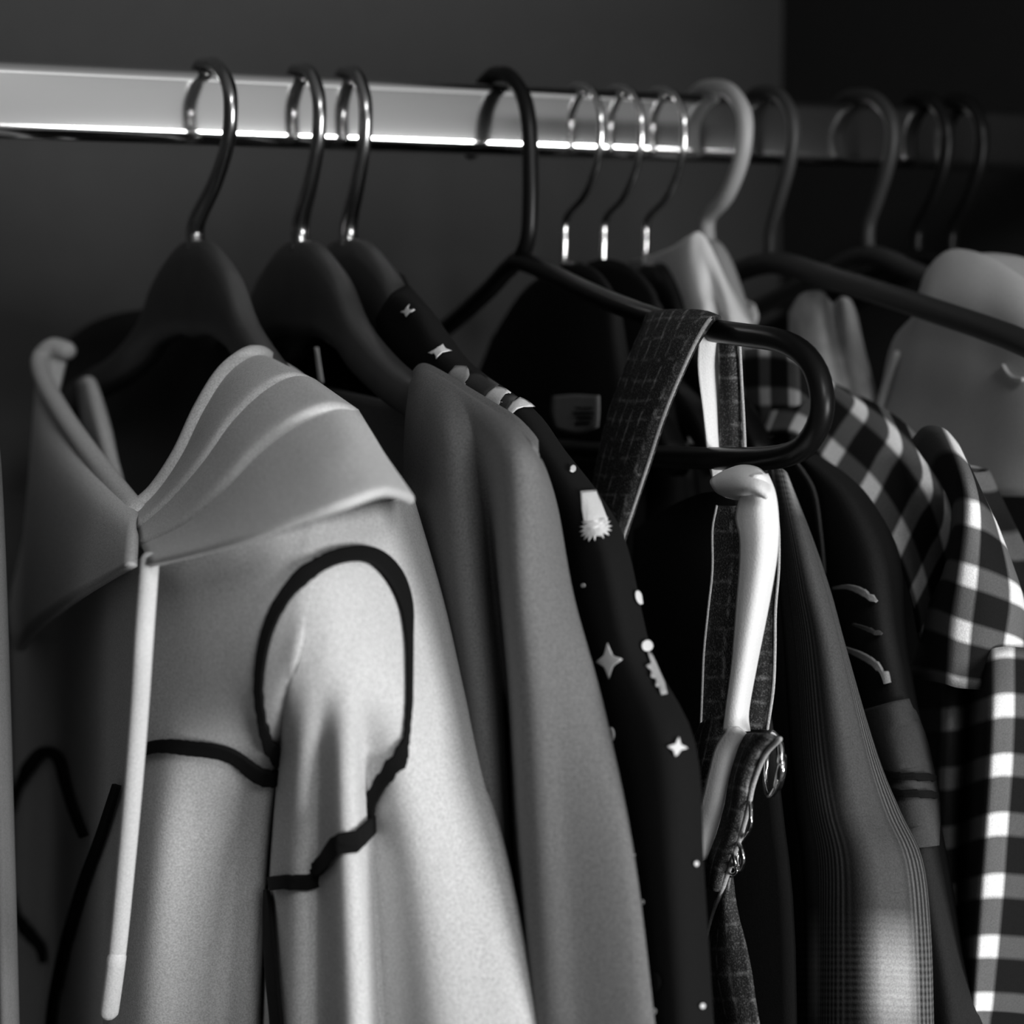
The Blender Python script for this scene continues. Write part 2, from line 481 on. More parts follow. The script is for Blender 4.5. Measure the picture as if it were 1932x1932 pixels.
# pale plastic hanger, grey plastic hangers, two black ones in the dark
def plastic_hanger(px, mat, label, near, base, by, rad, arm, group=None, bar=True):
    X = railX(px)
    r = empty('plastic_hanger', (X, 0, ZR + base), label, 'clothes hanger', group)
    tube('hook', hook_path(X, near=near, base=base, by=by, ap=.015 + rad, far=near), rad, M[mat], r, seg=12)
    L = [(by, base - .002)] + arm
    near_top = [(y, z) for y, z in L]
    far_top = [(-y + 2 * by, z) for y, z in reversed(L[1:])]
    zb = arm[-1][1] - .022; ye = arm[-1][0]
    loop = near_top + [(ye - .008, zb + .011), (ye + .006, zb), (ye * .5, zb - .003), (-ye * .5, zb - .003), (-ye - .006 + 2 * by, zb), (-ye + .008 + 2 * by, zb + .011)] + far_top
    if bar: tube('hanger_frame', yz(X, loop), rad * 1.45, M[mat], r, seg=12, closed=True)
    else: tube('hanger_frame', yz(X, list(reversed(near_top)) + list(reversed(far_top))), rad * 1.7, M[mat], r, seg=12)
    return X
XL = plastic_hanger(1340, 'pale_plastic', 'pale plastic hanger with a thick curved hook above the white top', .031, -.052, .001, .0036, [(-.012, -.062), (-.03, -.088), (-.048, -.115)])
XD1 = plastic_hanger(1440, 'dark_plastic', 'dark grey plastic hanger whose long arm crosses in front of the pale trousers', .026, -.058, -.008, .0030, [(-.06, -.068), (-.13, -.081), (-.2, -.096), (-.235, -.112)], bar=False)
XD2 = plastic_hanger(1615, 'dark_plastic', 'dark grey plastic hanger carrying the folded pale trousers', .030, -.054, -.012, .0032, [(-.055, -.066), (-.12, -.082), (-.19, -.1)])
XK1 = plastic_hanger(1735, 'black_plastic', 'black plastic hanger in the shadow, second from the right', .022, -.055, 0, .0034, [(-.06, -.07), (-.13, -.09), (-.19, -.105)])
XK2 = plastic_hanger(1800, 'black_plastic', 'black plastic hanger in the shadow, rightmost on the rail', .022, -.055, 0, .0034, [(-.06, -.07), (-.13, -.09), (-.19, -.105)])

# ------------------------------------------------------------------ pale hooded jacket
def down(rowpts, dz, grow=0.0):
    """continue a hanging row straight down by dz metres"""
    A = np.array(rowpts).copy(); A[:, 2] -= dz; return A
hj = empty('hooded_jacket', (X1, 0, ZR - .1), 'pale fleece hooded jacket with black piping on the leftmost wooden hanger', 'jacket')
FR = [0, .03, .12, .22, .34, .44, .62, .82, 1.0]          # sleeve columns: share of the way from fold edge to outline
FD = [.008, -.004, -.008, -.004, -.009, -.001, -.003, 0, .002]
def near_row(zx, zy, cx, cy, sx, sy, amp, mid=None, yl=None):
    """front of the near half: zip edge, chest, fold edge, sleeve, outline; amp = how deep the sleeve folds are"""
    pts = []
    def smooth(px): 
        T = (px - zx) / (sx - zx); return -.074 + .050 * T + .041 * T ** 4
    for k, t in enumerate((0, .25, .5, .75, .93)):
        x = zx + (cx - zx) * t
        d = -.074 + .042 * t - .005 * math.sin(math.pi * t) - .002 * math.sin(7 * t) * amp
        pts.append((x, zy + (cy - zy) * t + (mid or 0) * math.sin(math.pi * t), smooth(x) * (1 - amp) + d * amp))
    base = [-.031, -.030, -.028, -.025, -.020, -.015, -.007, .004, .017]
    for t, d, b in zip(FR, FD, base):
        x = cx + (sx - cx) * t
        pts.append((x, cy + (sy - cy) * t, smooth(x) * (1 - amp) + (b + d) * amp))
    return row(X1, pts)
rows = [near_row(288, 1048, 600, 975, 772, 940, 0, 6), near_row(276, 1150, 580, 1130, 828, 1135, 0), near_row(262, 1300, 545, 1300, 866, 1300, .04),
        near_row(250, 1450, 526, 1450, 901, 1450, .7), near_row(232, 1650, 508, 1650, 953, 1650, 1.0), near_row(203, 1932, 496, 1932, 1006, 1932, 1.0),
        near_row(180, 2150, 490, 2150, 1036, 2150, 1.0)]
rows.append(down(rows[-1], .16)); rows.append(down(rows[-1], .2))
# wrap round the outline to the back of the jacket
wr = []
for R_ in rows:
    s = R_[-1]
    wr.append(np.vstack([R_, [s + np.array((.006, .022, 0))], [s + np.array((.010, .05, 0))], [np.array((X1 + .016, -.10, s[2]))], [np.array((X1 + .016, .0, s[2]))]]))
body_near = sheet('front_panel', wr, M['fleece'], hj, nu=5, nv=6, thick=.003)
body_near['label'] = 'near front and sleeve in pale fleece'
def far_row(L): return row(X1, L)
frows = [
    far_row([(286, 1052, -0.073), (240, 1060, -0.068), (190, 1070, -0.060), (130, 1090, -0.050), (80, 1110, -0.050), (45, 1130, -0.042), (22, 1160, -0.020)]),
    far_row([(264, 1300, -0.073), (215, 1300, -0.068), (165, 1300, -0.060), (120, 1300, -0.050), (80, 1300, -0.050), (48, 1300, -0.042), (24, 1300, -0.020)]),
    far_row([(250, 1450, -0.073), (205, 1450, -0.068), (160, 1450, -0.060), (120, 1450, -0.050), (80, 1450, -0.050), (48, 1450, -0.042), (26, 1450, -0.020)]),
    far_row([(232, 1650, -0.073), (190, 1650, -0.068), (150, 1650, -0.060), (112, 1650, -0.050), (75, 1650, -0.050), (46, 1650, -0.042), (28, 1650, -0.020)]),
    far_row([(203, 1932, -0.073), (170, 1932, -0.068), (135, 1932, -0.060), (100, 1932, -0.050), (62, 1932, -0.050), (30, 1932, -0.042), (4, 1932, -0.020)]),
    far_row([(180, 2150, -0.073), (150, 2150, -0.068), (118, 2150, -0.060), (86, 2150, -0.050), (50, 2150, -0.050), (20, 2150, -0.042), (-8, 2150, -0.020)])]
frows.append(down(frows[-1], .15)); frows.append(down(frows[-1], .2))
fw = []
for R_ in frows:
    s = R_[-1]
    fw.append(np.vstack([R_, [s + np.array((.015, .012, 0))], [s + np.array((.03, -.03, 0))], [np.array((X1 + .016, .12, s[2]))], [np.array((X1 + .016, .0, s[2]))]]))
body_far = sheet('front_panel', fw, M['fleece'], hj, nu=5, nv=6, thick=.003)
# hood, near side: from the hemmed edge down to the neck seam, in three soft folds
rim = [(258, 968), (300, 928), (345, 860), (385, 775), (430, 704), (478, 672), (512, 684)]
seam = [(282, 1062), (375, 1040), (470, 1014), (560, 982), (650, 952), (722, 928), (771, 940)]
fold1 = [(262, 1000), (322, 945), (385, 872), (440, 795), (500, 738), (552, 714), (590, 722)]
fold2 = [(270, 1030), (350, 988), (425, 920), (490, 850), (560, 798), (625, 772), (668, 778)]
fold3 = [(277, 1050), (365, 1020), (455, 975), (535, 925), (620, 880), (680, 860), (718, 862)]
sil = [.004, .004, .006, .008]
def hr(L, d, e=None):
    n = len(L); out = []
    for i, p in enumerate(L):
        t = i / (n - 1)
        out.append((p[0], p[1], d - .030 * (1 - t) ** 1.5 + .034 * t ** 3))
    return row(X1, out)
def lerp(A, B, t): return [(a[0] + (b[0] - a[0]) * t, a[1] + (b[1] - a[1]) * t) for a, b in zip(A, B)]
hrows = [hr(rim, -.026), hr(lerp(rim, fold1, .5), -.033), hr(lerp(rim, fold1, .96), -.0350), hr(fold1, -.0308), hr(lerp(fold1, fold2, .08), -.0338), hr(lerp(fold1, fold2, .5), -.0385), hr(lerp(fold1, fold2, .96), -.0415),
         hr(fold2, -.0368), hr(lerp(fold2, fold3, .10), -.0398), hr(lerp(fold2, fold3, .6), -.044), hr(fold3, -.0465), hr(lerp(fold3, seam, .6), -.049), hr(lerp(fold3, seam, .94), -.050), hr(seam, -.0490), hr([(p[0] - 2, p[1] - 3) for p in seam], -.038)]
hw = []
for R_ in hrows:
    s = R_[-1]
    hw.append(np.vstack([R_, [s + np.array((.005, .018, -.001))], [s + np.array((.010, .06, 0.004))], [s + np.array((.012, .13, .012))]]))
hood = sheet('hood', hw, M['fleece'], hj, nu=6, nv=4, thick=.003)
rimc = hr(rim, -.028)
tube('hood_hem', [rimc[0] + np.array((-.001, .004, -.004))] + list(rimc), [.003] + [.0042] * 7, M['fleece'], hj, seg=10, sub=6)
# hood, far side
frim = [(258, 968), (215, 915), (165, 850), (118, 782), (84, 720), (76, 678), (100, 655), (128, 662)]
fseam = [(250, 1066), (200, 1096), (150, 1128), (100, 1165), (60, 1200), (36, 1230), (24, 1200), (20, 1150)]
def fr(L, d): return row(X1, [(p[0], p[1], d - .030 * (1 - i / (len(L) - 1)) ** 1.5 - .008 * math.sin(math.pi * i / (len(L) - 1))) for i, p in enumerate(L)])
sheet('hood', [fr(frim, -.028), fr(lerp(frim, fseam, .25), -.040), fr(lerp(frim, fseam, .6), -.046), fr(fseam, -.050)], M['fleece'], hj, nu=5, nv=6, thick=.003)
frc = fr(frim, -.030)
tube('hood_hem', list(frc), .0042, M['fleece'], hj, seg=10, sub=6)
# inner fold of the hood on the far side and the dark inside of the neck
sheet('hood_inner_fold', [row(X1, [(150, 720, -.020), (165, 712, -.022), (180, 722, -.020)]), row(X1, [(160, 800, -.022), (185, 795, -.026), (205, 805, -.022)]), row(X1, [(185, 870, -.024), (205, 870, -.027), (222, 875, -.024)]), row(X1, [(222, 940, -.026), (235, 940, -.027), (245, 945, -.026)])], M['fleece'], hj, nu=4, nv=5, thick=.003)
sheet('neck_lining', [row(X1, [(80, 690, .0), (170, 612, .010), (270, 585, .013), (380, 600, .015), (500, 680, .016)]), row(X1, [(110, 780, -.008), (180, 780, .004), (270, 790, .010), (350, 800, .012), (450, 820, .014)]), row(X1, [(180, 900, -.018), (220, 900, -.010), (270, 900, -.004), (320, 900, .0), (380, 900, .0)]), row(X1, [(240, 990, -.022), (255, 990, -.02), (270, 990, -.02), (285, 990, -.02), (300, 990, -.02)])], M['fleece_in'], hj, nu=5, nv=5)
# black piping
NB, FB = [body_near.name], [body_far.name]
ribbon('piping_tape', NB, [(518, 1447, 14), (505, 1370, 14), (501, 1290, 15), (515, 1200, 19), (545, 1130, 24), (590, 1080, 27), (640, 1056, 27), (690, 1058, 28), (728, 1092, 28), (750, 1145, 20), (756, 1210, 10), (757, 1300, 7), (756, 1390, 9), (754, 1412, 12)], M['tape'], hj)
ribbon('piping_tape', NB, [(755, 1392, 9), (750, 1425, 22), (740, 1455, 26), (715, 1500, 26), (702, 1538, 24), (660, 1580, 28), (628, 1625, 26), (590, 1652, 28), (527, 1666, 26)], M['tape'], hj)
ribbon('piping_tape', NB, [(272, 1418, 22), (310, 1405, 24), (360, 1402, 25), (420, 1405, 24), (455, 1420, 26), (490, 1447, 26), (524, 1472, 24)], M['tape'], hj)
ribbon('piping_tape', NB, [(521, 1678, 6), (523, 1710, 12), (526, 1770, 17), (531, 1840, 20), (537, 1900, 20), (544, 1990, 20)], M['tape'], hj)
ribbon('piping_tape', FB, [(34, 1530, 14), (45, 1490, 20), (68, 1445, 22), (95, 1418, 20), (122, 1428, 18), (136, 1475, 16), (152, 1525, 15), (174, 1578, 14)], M['tape'], hj)
ribbon('piping_tape', FB, [(34, 1690, 8), (46, 1730, 22), (68, 1762, 22), (88, 1785, 16), (94, 1815, 9)], M['tape'], hj)
ribbon('piping_tape', FB, [(238, 1480, 12), (205, 1580, 15), (175, 1660, 17), (150, 1740, 18), (130, 1820, 20), (115, 1900, 22), (108, 1990, 22)], M['tape'], hj)
# drawstring
cpts = [P(283, 1056, X1 - .079), P(272, 1200, X1 - .084), P(262, 1350, X1 - .084), P(250, 1500, X1 - .084), (P(236, 1650, X1 - .084)), P(222, 1790, X1 - .084), P(206, 1908, X1 - .084)]
cord = tube('drawstring', cpts, .0030, M['cord'], hj, seg=10, sub=5, flat=.7)
tube('cord_end', [P(220, 1806, X1 - .0842), P(213, 1860, X1 - .0842), P(206, 1910, X1 - .0842)], .0033, M['cord'], cord, seg=10, sub=5, flat=.75)

# ------------------------------------------------------------------ grey cardigan
def cap(rows, X0, back=.008, ridge=-.003):
    """shoulder cap: the top row becomes the ridge over the hanger, the cloth goes on down the back"""
    r0 = rows[0].copy(); k = len(r0)
    def moved(R_, x, dz):
        A = R_.copy()
        d = (X0 + x - A[:, 0])[:, None]; A = A + d * ((A - CAM) / (A - CAM)[:, :1]) * np.array((1, 1, 1)); A[:, 2] += dz
        return A
    ridge_row = moved(r0, ridge, 0.0003); b1 = moved(r0, back, -.004); b2 = moved(r0, back + .001, -.09)
    return [b2, b1, ridge_row] + rows
def wrap_back(R_, X0, back=.022, e=.014, yend=0.0):
    s = R_[-1]; n = max(abs(s[1]), .05)
    return np.vstack([R_, [s + np.array((e * .35, .014, -.0005))], [s + np.array((e * .8, .034, -.001))], [np.array((X0 + back, s[1] * .6, s[2] + .004))], [np.array((X0 + back, yend, s[2] + .01))]])
cg = empty('cardigan', (X2, 0, ZR - .1), 'plain mid-grey knitted cardigan between the hooded jacket and the star-print shirt', 'cardigan')
def cgrow(xs, ys, amp):
    d = [-.010, -.014, -.016, -.019, -.012, -.018, -.012, .002]
    f = [0, 0, .001, -.002, .0045, -.002, 0, 0]
    return row(X2, [(x, y, dd + ff * amp) for x, y, dd, ff in zip(xs, ys, d, f)])
rows = [row(X2, [(x, y, -.008) for x, y in zip([776, 786, 802, 838, 878, 928, 974, 1009], [740, 718, 710, 728, 753, 784, 814, 854])]),
        cgrow([770, 785, 805, 850, 900, 950, 1000, 1029], [800, 798, 797, 805, 815, 832, 860, 902], 0),
        cgrow([766, 782, 805, 860, 925, 962, 1012, 1048], [905, 903, 902, 905, 910, 918, 935, 972], .5),
        cgrow([764, 780, 806, 880, 938, 972, 1025, 1077], [1100, 1100, 1100, 1100, 1100, 1102, 1112, 1132], 1),
        cgrow([790, 806, 835, 905, 958, 990, 1052, 1129], [1330] * 8, 1),
        cgrow([840, 855, 880, 930, 970, 1002, 1075, 1183], [1600] * 8, 1.1),
        cgrow([890, 905, 925, 958, 990, 1020, 1100, 1223], [1932] * 8, 1.1),
        cgrow([910, 925, 945, 975, 1005, 1035, 1120, 1246], [2150] * 8, 1.1)]
rows.append(down(rows[-1], .16)); rows.append(down(rows[-1], .16))
rows = [wrap_back(R_, X2, .009, .008) for R_ in cap(rows, X2)]
cn = sheet('front_panel', rows, M['grey_knit'], cg, nu=5, nv=6, thick=.0025)
mirror_obj(cn, 'front_panel', cg)
sheet('care_label', [row(X2, [(594, 655, -.004), (600, 655, -.004)]), row(X2, [(598, 690, -.004), (605, 690, -.004)]), row(X2, [(602, 722, -.004), (610, 722, -.004)])], M['lining'], cg, thick=.0005)

# ------------------------------------------------------------------ black star-print shirt
ss = empty('printed_shirt', (X3, 0, ZR - .1), 'black shirt printed with white sparkle stars behind the grey cardigan', 'shirt')
R3 = [[(712, 600), (728, 572), (745, 552), (768, 538)], [(716, 640), (752, 606), (788, 588), (816, 594)], [(745, 690), (790, 668), (825, 652), (852, 644)],
      [(800, 745), (838, 718), (868, 700), (896, 696)], [(890, 815), (925, 784), (962, 757), (1005, 775)], [(960, 885), (1000, 864), (1035, 852), (1063, 852)],
      [(1000, 985), (1050, 964), (1095, 948), (1134, 944)], [(1030, 1085), (1090, 1062), (1140, 1042), (1180, 1034)], [(1050, 1250), (1110, 1242), (1180, 1236), (1227, 1235)],
      [(1080, 1425), (1160, 1412), (1240, 1402), (1307, 1405)], [(1120, 1650), (1200, 1650), (1265, 1650), (1324, 1650)], [(1160, 1932), (1230, 1932), (1285, 1932), (1342, 1932)], [(1180, 2150), (1250, 2150), (1300, 2150), (1355, 2150)]]
dd = [-.0095, -.012, -.0105, .002]
rows = [row(X3, [(p[0], p[1], d) for p, d in zip(L, dd)]) for L in R3]
rows.append(down(rows[-1], .15)); rows.append(down(rows[-1], .15))
rows = [wrap_back(R_, X3, .010, .006) for R_ in rows]
sn = sheet('front_panel', rows, M['star_cloth'], ss, nu=6, nv=5, thick=.0015)
mirror_obj(sn, 'front_panel', ss)
SN = [sn.name]
def star(cx, cy, rx, ry, tilt=0.0, inner=.46):
    L = []
    for k in range(16):
        a = math.pi * 2 * k / 16
        rr = [1, .56, inner, .56][k % 4]
        x, y = rr * rx * math.cos(a), rr * ry * math.sin(a)
        L.append((cx + x * math.cos(tilt) - y * math.sin(tilt), cy + x * math.sin(tilt) + y * math.cos(tilt)))
    return L
def blob(cx, cy, rx, ry, tilt=0, n=10):
    return [(cx + rx * math.cos(a) * math.cos(tilt) - ry * math.sin(a) * math.sin(tilt), cy + rx * math.cos(a) * math.sin(tilt) + ry * math.sin(a) * math.cos(tilt)) for a in [2 * math.pi * k / n for k in range(n)]]
for s in ((775, 590, 11, 9, .1), (832, 668, 17, 11, .1), (1157, 1247, 24, 34, -.05), (1273, 1412, 17, 17, .1), (1200, 1612, 9, 20, 0)):
    decal('star_print', SN, star(*s), M['print_white'], ss)
for c in ((1075, 892, 5, 7), (1110, 1104, 4, 4), (1212, 1222, 10, 11), (1162, 1385, 7, 14), (1305, 1629, 4, 5), (1221, 1701, 4, 5), (1228, 1825, 5, 6), (1242, 1907, 6, 7), (1317, 1897, 4, 5), (1046, 947, 4, 6), (1196, 1130, 6, 14, -.3)):
    decal('dot_print', SN, blob(*c), M['print_white'], ss)
decal('figure_print', SN, [(850, 712), (862, 698), (878, 700), (889, 715), (887, 735), (876, 750), (852, 742)], M['print_grey'], ss)
decal('figure_print', SN, [(889, 712), (905, 713), (938, 735), (920, 752), (912, 768), (888, 750), (884, 735)], M['print_dark'], ss)
decal('figure_print', SN, [(936, 738), (950, 742), (960, 750), (951, 775), (949, 788), (914, 768), (922, 752)], M['print_white'], ss)
decal('figure_print', SN, [(955, 750), (972, 758), (962, 795), (949, 788), (950, 770)], M['print_dark'], ss)
decal('figure_print', SN, [(976, 758), (990, 764), (1004, 775), (985, 776), (970, 786), (958, 796), (966, 775)], M['print_white'], ss)
decal('candle_print', SN, [(1092, 935), (1118, 931), (1140, 990), (1112, 998)], M['print_white'], ss)
spk = []
for k in range(26):
    a = math.pi * (-.25 + 1.5 * k / 25); q = 24 if k % 2 == 0 else 15
    spk.append((1125 + q * .95 * math.cos(a), 1000 + q * math.sin(a)))
decal('candle_print', SN, spk, M['print_white'], ss)
decal('leaf_print', SN, [(1212, 1232), (1222, 1240), (1234, 1268), (1246, 1295), (1252, 1316), (1242, 1318), (1240, 1305), (1231, 1302), (1230, 1288), (1221, 1284), (1222, 1270), (1211, 1262), (1220, 1256)], M['print_grey'], ss)
decal('buttonhole', SN, blob(1246, 1852, 9, 18), M['tape'], ss)

# ------------------------------------------------------------------ black tops on the wire-hook hangers
def black_top(X0, R, label, extra=None, name='black_top'):
    t = empty(name, (X0, 0, ZR - .1), label, 'top')
    n = len(R[0]); rows = []
    for L in R:
        rows.append(row(X0, [(p[0], p[1], -.012 * math.sin(math.pi * (i + .6) / (n + .4)) + (.004 if i == n - 1 else 0)) for i, p in enumerate(L)]))
    rows.append(down(rows[-1], .2))
    rows = [wrap_back(R_, X0, .014, .008) for R_ in rows]
    o = sheet('front_panel', rows, M['black_knit'], t, nu=5, nv=5)
    return t, o
t1, o1 = black_top(XW[0], [[(930, 640), (985, 555), (1040, 512), (1085, 498), (1125, 512), (1160, 560), (1172, 620)], [(900, 730), (970, 650), (1030, 610), (1085, 600), (1130, 612), (1165, 640), (1185, 690)], [(880, 900), (960, 850), (1040, 830), (1100, 830), (1150, 835), (1190, 845), (1215, 860)], [(900, 1200), (980, 1200), (1060, 1200), (1130, 1200), (1160, 1200), (1190, 1200), (1210, 1200)], [(1000, 1932), (1060, 1932), (1110, 1932), (1150, 1932), (1190, 1932), (1220, 1932), (1240, 1932)]], 'black knitted top with a woven neck label behind the star-print shirt')
sheet('neck_label', [row(XW[0], [(1042, 748, -.024), (1085, 744, -.026), (1130, 746, -.026)]), row(XW[0], [(1040, 780, -.026), (1085, 778, -.027), (1130, 778, -.027)]), row(XW[0], [(1048, 808, -.027), (1088, 818, -.028), (1128, 806, -.028)])], M['label'], t1, thick=.0008)
for yy, x0, x1 in ((768, 1085, 1118), (777, 1080, 1120), (786, 1088, 1116), (796, 1084, 1112)):
    sheet('label_lettering', [row(XW[0], [(x0, yy, -.0285), (x1, yy, -.0288)]), row(XW[0], [(x0, yy + 4, -.0285), (x1, yy + 4, -.0288)])], M['black_knit'], t1, nu=2, nv=2, thick=.0003)
t2, o2 = black_top(XW[1], [[(1010, 640), (1060, 540), (1105, 500), (1150, 489), (1200, 512), (1242, 566), (1250, 625)], [(1000, 730), (1060, 650), (1110, 615), (1160, 605), (1210, 615), (1245, 645), (1262, 690)], [(1000, 900), (1060, 860), (1120, 850), (1180, 850), (1230, 855), (1270, 860), (1300, 875)], [(1000, 1200), (1080, 1200), (1160, 1200), (1220, 1200), (1260, 1200), (1290, 1200), (1310, 1200)], [(1100, 1932), (1150, 1932), (1190, 1932), (1230, 1932), (1270, 1932), (1300, 1932), (1320, 1932)]], 'plain black top with rounded shoulders left of the tweed strap')

# ------------------------------------------------------------------ tweed pinafore with buckled straps, hung on the black tubular hanger
pf = empty('pinafore_dress', (XB, -.19, ZR - .15), 'dark tweed pinafore with cream-lined twisted straps on the black tubular hanger', 'dress')
A0 = XB - .011
def prow(L, d=0.0, bend=.004, tilt=0.0):
    n = len(L)
    return row(A0, [(p[0], p[1], d - bend * math.sin(math.pi * i / (n - 1)) + tilt * (i / (n - 1) - .5)) for i, p in enumerate(L)])
panel_rows = [prow([(1240, 650), (1280, 650), (1330, 650), (1362, 650)], .026), prow([(1232, 610), (1276, 606), (1328, 606), (1360, 612)], .020), prow([(1225, 592), (1272, 588), (1325, 590), (1356, 600)], .010), prow([(1213, 622), (1258, 616), (1308, 614), (1342, 608)], .003), prow([(1190, 675), (1234, 678), (1280, 674), (1310, 664)], -.002),
              prow([(1150, 785), (1190, 790), (1232, 784), (1262, 776)], -.005), prow([(1124, 900), (1155, 905), (1192, 902), (1222, 896)], -.005), prow([(1105, 1020), (1125, 1025), (1155, 1030), (1177, 1026)], -.004), prow([(1075, 1150), (1090, 1150), (1110, 1150), (1125, 1150)], -.004)]
sheet('shoulder_strap', panel_rows, M['tweed'], pf, nu=6, nv=6, thick=.002)
tube('strap_piping', [R_[-1] + np.array((-.0014, 0, 0)) for R_ in panel_rows[1:]], .0008, M['piping'], pf, seg=6, sub=6)
sheet('strap_lining', [prow([(1320, 625), (1338, 625), (1358, 630)], .010, .001, .008), prow([(1316, 690), (1338, 690), (1361, 692)], .013, .001, .010), prow([(1325, 770), (1344, 770), (1363, 772)], .015, .001, .010), prow([(1336, 860), (1350, 860), (1363, 860)], .015, .001, .010), prow([(1345, 905), (1355, 905), (1366, 905)], .012, .001, .006)], M['lining'], pf, nu=5, nv=5, thick=.0012)
sheet('back_strap', [prow([(1356, 625), (1376, 625), (1394, 625)], .016, .001, .006), prow([(1358, 720), (1380, 720), (1398, 720)], .019, .001, .006), prow([(1358, 790), (1381, 790), (1402, 790)], .020, .001, .006), prow([(1359, 860), (1382, 860), (1405, 860)], .020, .001, .006), prow([(1361, 905), (1382, 905), (1404, 905)], .018, .001, .006)], M['tweed'], pf, nu=5, nv=5, thick=.0012)
tube('strap_piping', [P(1395, 640, A0 + .018), P(1399, 720, A0 + .021), P(1403, 790, A0 + .022), P(1406, 860, A0 + .022)], .0007, M['piping'], pf, seg=6)
# curl of the lining under the lower bar
sheet('strap_lining', [prow([(1346, 902), (1368, 890), (1398, 880), (1428, 884), (1448, 900)], .004), prow([(1341, 912), (1368, 902), (1400, 896), (1430, 905), (1452, 925)], -.006), prow([(1352, 926), (1378, 925), (1402, 922), (1425, 925), (1448, 940)], -.009), prow([(1366, 934), (1386, 940), (1402, 940), (1414, 934), (1424, 926)], -.004)], M['lining'], pf, nu=4, nv=4, thick=.0012)
# long strap: tweed behind, cream lining showing in front
tw = [(955, 1352, 1463), (1000, 1344, 1469), (1075, 1344, 1469), (1150, 1336, 1463), (1230, 1328, 1462), (1300, 1325, 1459), (1375, 1322, 1448)]
sheet('long_strap', [prow([(a, y), (a + (b - a) * .3, y), (a + (b - a) * .7, y), (b, y)], .003, .001, .013) for y, a, b in tw], M['tweed'], pf, nu=6, nv=6, thick=.0015)
tube('strap_piping', [P(b, y, A0 + .0088) for y, a, b in tw], .0006, M['piping'], pf, seg=6)
tube('strap_piping', [P(a, y, A0 - .0042) for y, a, b in tw], .0005, M['piping'], pf, seg=6)
ln = [(895, 1418, 1446), (930, 1402, 1460), (975, 1391, 1466), (1015, 1398, 1466), (1065, 1398, 1461), (1150, 1391, 1446), (1250, 1383, 1426), (1340, 1371, 1410), (1380, 1366, 1412)]
sheet('strap_lining', [prow([(a, y), (a + (b - a) * .25, y), (a + (b - a) * .55, y), (a + (b - a) * .8, y), (b, y)], -.005, .003, .010) for y, a, b in ln], M['lining'], pf, nu=5, nv=5, thick=.0015)
# knotted part and tail
lob = [[(1325, 1365), (1350, 1352), (1385, 1352)], [(1310, 1400), (1345, 1385), (1378, 1380)], [(1307, 1450), (1330, 1445), (1358, 1440)], [(1310, 1510), (1318, 1510), (1330, 1508)]]
sheet('strap_knot', [prow(L, -.006, .004) for L in lob], M['tweed'], pf, nu=5, nv=5, thick=.0015)
l2 = [[(1376, 1372), (1395, 1374), (1412, 1386)], [(1352, 1410), (1375, 1412), (1396, 1416)], [(1338, 1460), (1362, 1462), (1380, 1470)], [(1326, 1510), (1350, 1515), (1371, 1520)], [(1309, 1560), (1335, 1562), (1358, 1570)], [(1312, 1625), (1325, 1622), (1336, 1618)]]
sheet('strap_lining', [prow(L, -.010, .003, .010) for L in l2], M['lining'], pf, nu=5, nv=5, thick=.0015)
t2_ = [[(1412, 1384), (1440, 1384), (1472, 1394)], [(1396, 1414), (1418, 1415), (1444, 1424)], [(1380, 1468), (1400, 1468), (1422, 1478)], [(1371, 1518), (1392, 1520), (1412, 1526)], [(1356, 1572), (1378, 1575), (1398, 1576)], [(1338, 1625), (1358, 1630), (1380, 1628)], [(1332, 1680), (1348, 1680), (1362, 1680)]]
sheet('long_strap', [prow(L, -.008, .004) for L in t2_], M['tweed'], pf, nu=5, nv=5, thick=.0015)
pip = [P(L[-1][0], L[-1][1], A0 - .009) for L in t2_] + [P(1348, 1720, A0 - .006), P(1334, 1770, A0 - .005)]
tube('strap_piping', pip, .0009, M['piping'], pf, seg=6)
tl = [[(1368, 1655), (1374, 1655), (1380, 1655)], [(1352, 1700), (1368, 1700), (1386, 1700)], [(1336, 1760), (1368, 1760), (1402, 1760)], [(1327, 1830), (1370, 1830), (1416, 1830)], [(1335, 1885), (1380, 1885), (1424, 1885)], [(1345, 1932), (1390, 1932), (1432, 1932)], [(1356, 2000), (1400, 2000), (1442, 2000)]]
sheet('strap_tail', [prow(L, -.004, .004) for L in tl], M['tweed'], pf, nu=6, nv=6, thick=.0015)
tube('strap_piping', [P(L[0][0], L[0][1], A0 - .005) for L in tl[1:]], .0007, M['piping'], pf, seg=6)
def pix_tube(name, L, d, rad, mat, par, **k): return tube(name, [P(x, y, A0 + d + (e[0] if e else 0)) for x, y, *e in L], rad, mat, par, **k)
pix_tube('buckle', [(1458, 1384), (1469, 1396, -.002), (1474, 1415, -.003), (1473, 1450, -.004), (1468, 1480, -.003), (1452, 1502), (1444, 1480, .004), (1446, 1440, .006), (1450, 1405, .005)], .0, .0011, M['steel'], pf, seg=8, closed=True)
pix_tube('buckle_bar', [(1476, 1428), (1474, 1455, -.002), (1467, 1484)], -.002, .0017, M['steel'], pf, seg=8)
pix_tube('strap_slider', [(1414, 1510), (1417, 1540, -.003), (1414, 1562, -.003), (1402, 1582), (1392, 1592, .003), (1400, 1560, .005)], -.008, .0008, M['steel'], pf, seg=8, closed=True)
pix_tube('strap_ring', [(1392, 1586), (1400, 1606, -.002), (1402, 1625, -.002), (1396, 1640), (1392, 1625, .003), (1391, 1605, .003)], -.008, .0009, M['steel'], pf, seg=8, closed=True)
pix_tube('strap_ring', [(1378, 1602), (1385, 1618, -.002), (1387, 1632, -.002), (1380, 1628, .002)], -.009, .0008, M['steel'], pf, seg=8, closed=True)
